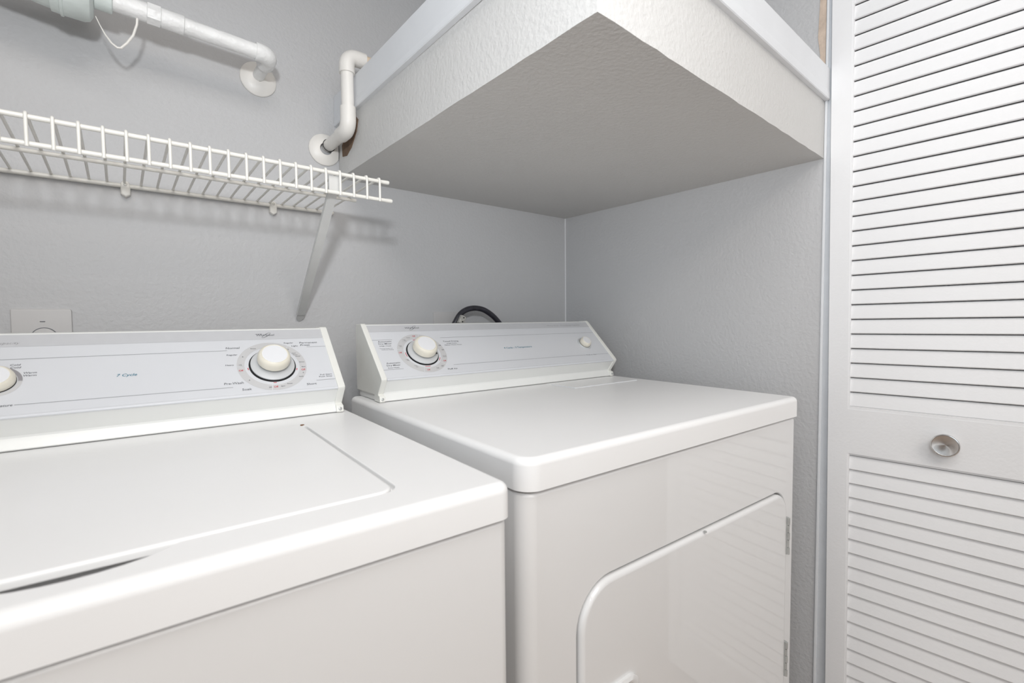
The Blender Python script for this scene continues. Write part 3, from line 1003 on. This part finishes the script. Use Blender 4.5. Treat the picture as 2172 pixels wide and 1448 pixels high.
def pipe_right():
    hx, hz, py = -0.8178, 1.5040, -0.138
    root = empty('wall_pipe', (hx, 0, hz))
    tag(root, 'cream pipe with two elbows rising from the wall beside the soffit corner', 'pipe')
    o = Vector((hx, 0, hz))

    def part(name, bm, m='pipe_clean', par=root):
        bmesh.ops.transform(bm, matrix=Matrix.Translation(-o), verts=bm.verts[:])
        return link(name, bm_mesh(bm), m, par)
    r, re = 0.0134, 0.0166
    zt = 1.6610
    part('wall_stub', tube([(hx, 0, hz), (hx, py + 0.02, hz)], r, 28))
    c = Vector((hx, py, hz))
    part('elbow', tube([(hx, py + 0.043, hz)] + arc_pts(c, (0, -1, 0), (0, 0, 1), 0.021, 10) + [(hx, py, hz + 0.047)], re, 28))
    part('riser', tube([(hx, py, hz + 0.03), (hx, py, zt - 0.03)], r, 28))
    c = Vector((hx, py, zt))
    part('elbow', tube([(hx, py, zt - 0.038)] + arc_pts(c, (0, 0, 1), (1, 0, 0), 0.021, 10) + [(hx + 0.040, py, zt)], re, 28))
    part('pipe_run', tube([(hx + 0.03, py, zt), (hx + 0.24, py, zt)], r - 0.001, 24), 'pipe_bare')
    # flange cut off by the soffit on the right
    bm = lathe([(0.0003, 0.0370), (0.0035, 0.0370), (0.0060, 0.0350), (0.0100, 0.0270), (0.0125, 0.0185), (0.0125, 0.0140)], (-0.8250, 0, 1.4945), (0, -1, 0), 48, closed=False)
    bmesh.ops.bisect_plane(bm, geom=bm.verts[:] + bm.edges[:] + bm.faces[:], plane_co=(-0.7935, 0, 0), plane_no=(1, 0, 0), clear_outer=True)
    part('wall_flange', bm)
    bm = lathe([(0.0128, 0.0150), (0.0130, 0.0130)], (hx, 0, hz), (0, -1, 0), 32, closed=False)
    part('flange_gap', bm, 'black')


pipe_right()

# ------------------------------------------------------------------ wall plates and cord
def wall_plate():
    root = empty('outlet_plate', (-1.3290, 0, 1.049))
    tag(root, 'painted-over square outlet plate on the wall behind the washer', 'outlet plate')
    bm = prism(rrect(-0.0395, 0.0395, -0.0605, 0.0605, 0.003, 3), 0.0, -0.0055, 'xz', bev=0.0022, seg=2, bev_side='hi')
    link('plate', bm_mesh(bm), 'plate', root)
    bm = lathe([(0.0, 0.0178), (0.0012, 0.0178), (0.0012, 0.0165)], (0.002, -0.0054, 0.0100), (0, -1, 0), 32, closed=False)
    link('socket_ring', bm_mesh(bm), 'ink', root)
    bm = lathe([(0.0, 0.0165), (0.0025, 0.0163), (0.003, 0.015), (0.003, 0)], (0.002, -0.0054, 0.0100), (0, -1, 0), 32)
    link('socket', bm_mesh(bm), 'plate', root)
    bm = box_bm(-0.003, 0.004, -0.0064, -0.005, 0.0375, 0.0390, 0.0003)
    link('screw', bm_mesh(bm), 'ink', root)


wall_plate()


def dryer_cord():
    root = empty('dryer_outlet_plate', (-0.4800, 0, 1.046))
    tag(root, 'painted-over outlet plate on the wall behind the dryer console', 'outlet plate')
    bm = prism(rrect(-0.0550, 0.0550, -0.0600, 0.0600, 0.003, 3), 0.0, -0.0060, 'xz', bev=0.0022, seg=2, bev_side='hi')
    link('plate', bm_mesh(bm), 'plate', root)
    c = empty('power_cord', (-0.488, -0.03, 1.04))
    tag(c, 'thick black power cord arching up behind the dryer console', 'cord')
    o = Vector((-0.488, -0.03, 1.04))

    def part(name, bm, m):
        bmesh.ops.transform(bm, matrix=Matrix.Translation(-o), verts=bm.verts[:])
        return link(name, bm_mesh(bm), m, c)
    pts = [(-0.512, -0.012, 1.030), (-0.506, -0.045, 1.052), (-0.500, -0.058, 1.072), (-0.4885, -0.060, 1.0915), (-0.475, -0.060, 1.1045), (-0.455, -0.060, 1.1135), (-0.430, -0.060, 1.1165), (-0.405, -0.060, 1.1130), (-0.385, -0.060, 1.1045), (-0.365, -0.060, 1.0920), (-0.347, -0.060, 1.0760), (-0.330, -0.060, 1.0570), (-0.318, -0.060, 1.03), (-0.312, -0.06, 0.98), (-0.310, -0.06, 0.85)]
    # smooth by Catmull-Rom
    sm = []
    for i in range(len(pts) - 1):
        p0, p1, p2, p3 = (Vector(pts[max(i - 1, 0)]), Vector(pts[i]), Vector(pts[i + 1]), Vector(pts[min(i + 2, len(pts) - 1)]))
        for j in range(4):
            t = j / 4
            sm.append(0.5 * ((2 * p1) + (p2 - p0) * t + (2 * p0 - 5 * p1 + 4 * p2 - p3) * t * t + (3 * p1 - p0 - 3 * p2 + p3) * t ** 3))
    sm.append(Vector(pts[-1]))
    part('cable', tube(sm, 0.0078, 14), 'cable')
    bm = box_bm(-0.0085, 0.0085, -0.011, 0.011, -0.012, 0.012, 0.002)
    bmesh.ops.transform(bm, matrix=Matrix.Translation((-0.4850, -0.066, 1.0830)) @ Matrix.Rotation(math.radians(28), 4, 'Y'), verts=bm.verts[:])
    cl = part('cord_clamp', bm, 'clamp')
    for dz in (-0.005, 0.006):
        bm = lathe([(0, 0.0022), (0.0012, 0.0018), (0.0012, 0)], (-0.4835 + dz * 0.4, -0.077, 1.0830 + dz), (0, -1, 0), 10)
        bmesh.ops.transform(bm, matrix=Matrix.Translation(-o), verts=bm.verts[:])
        link('screw', bm_mesh(bm), 'black', cl)


dryer_cord()
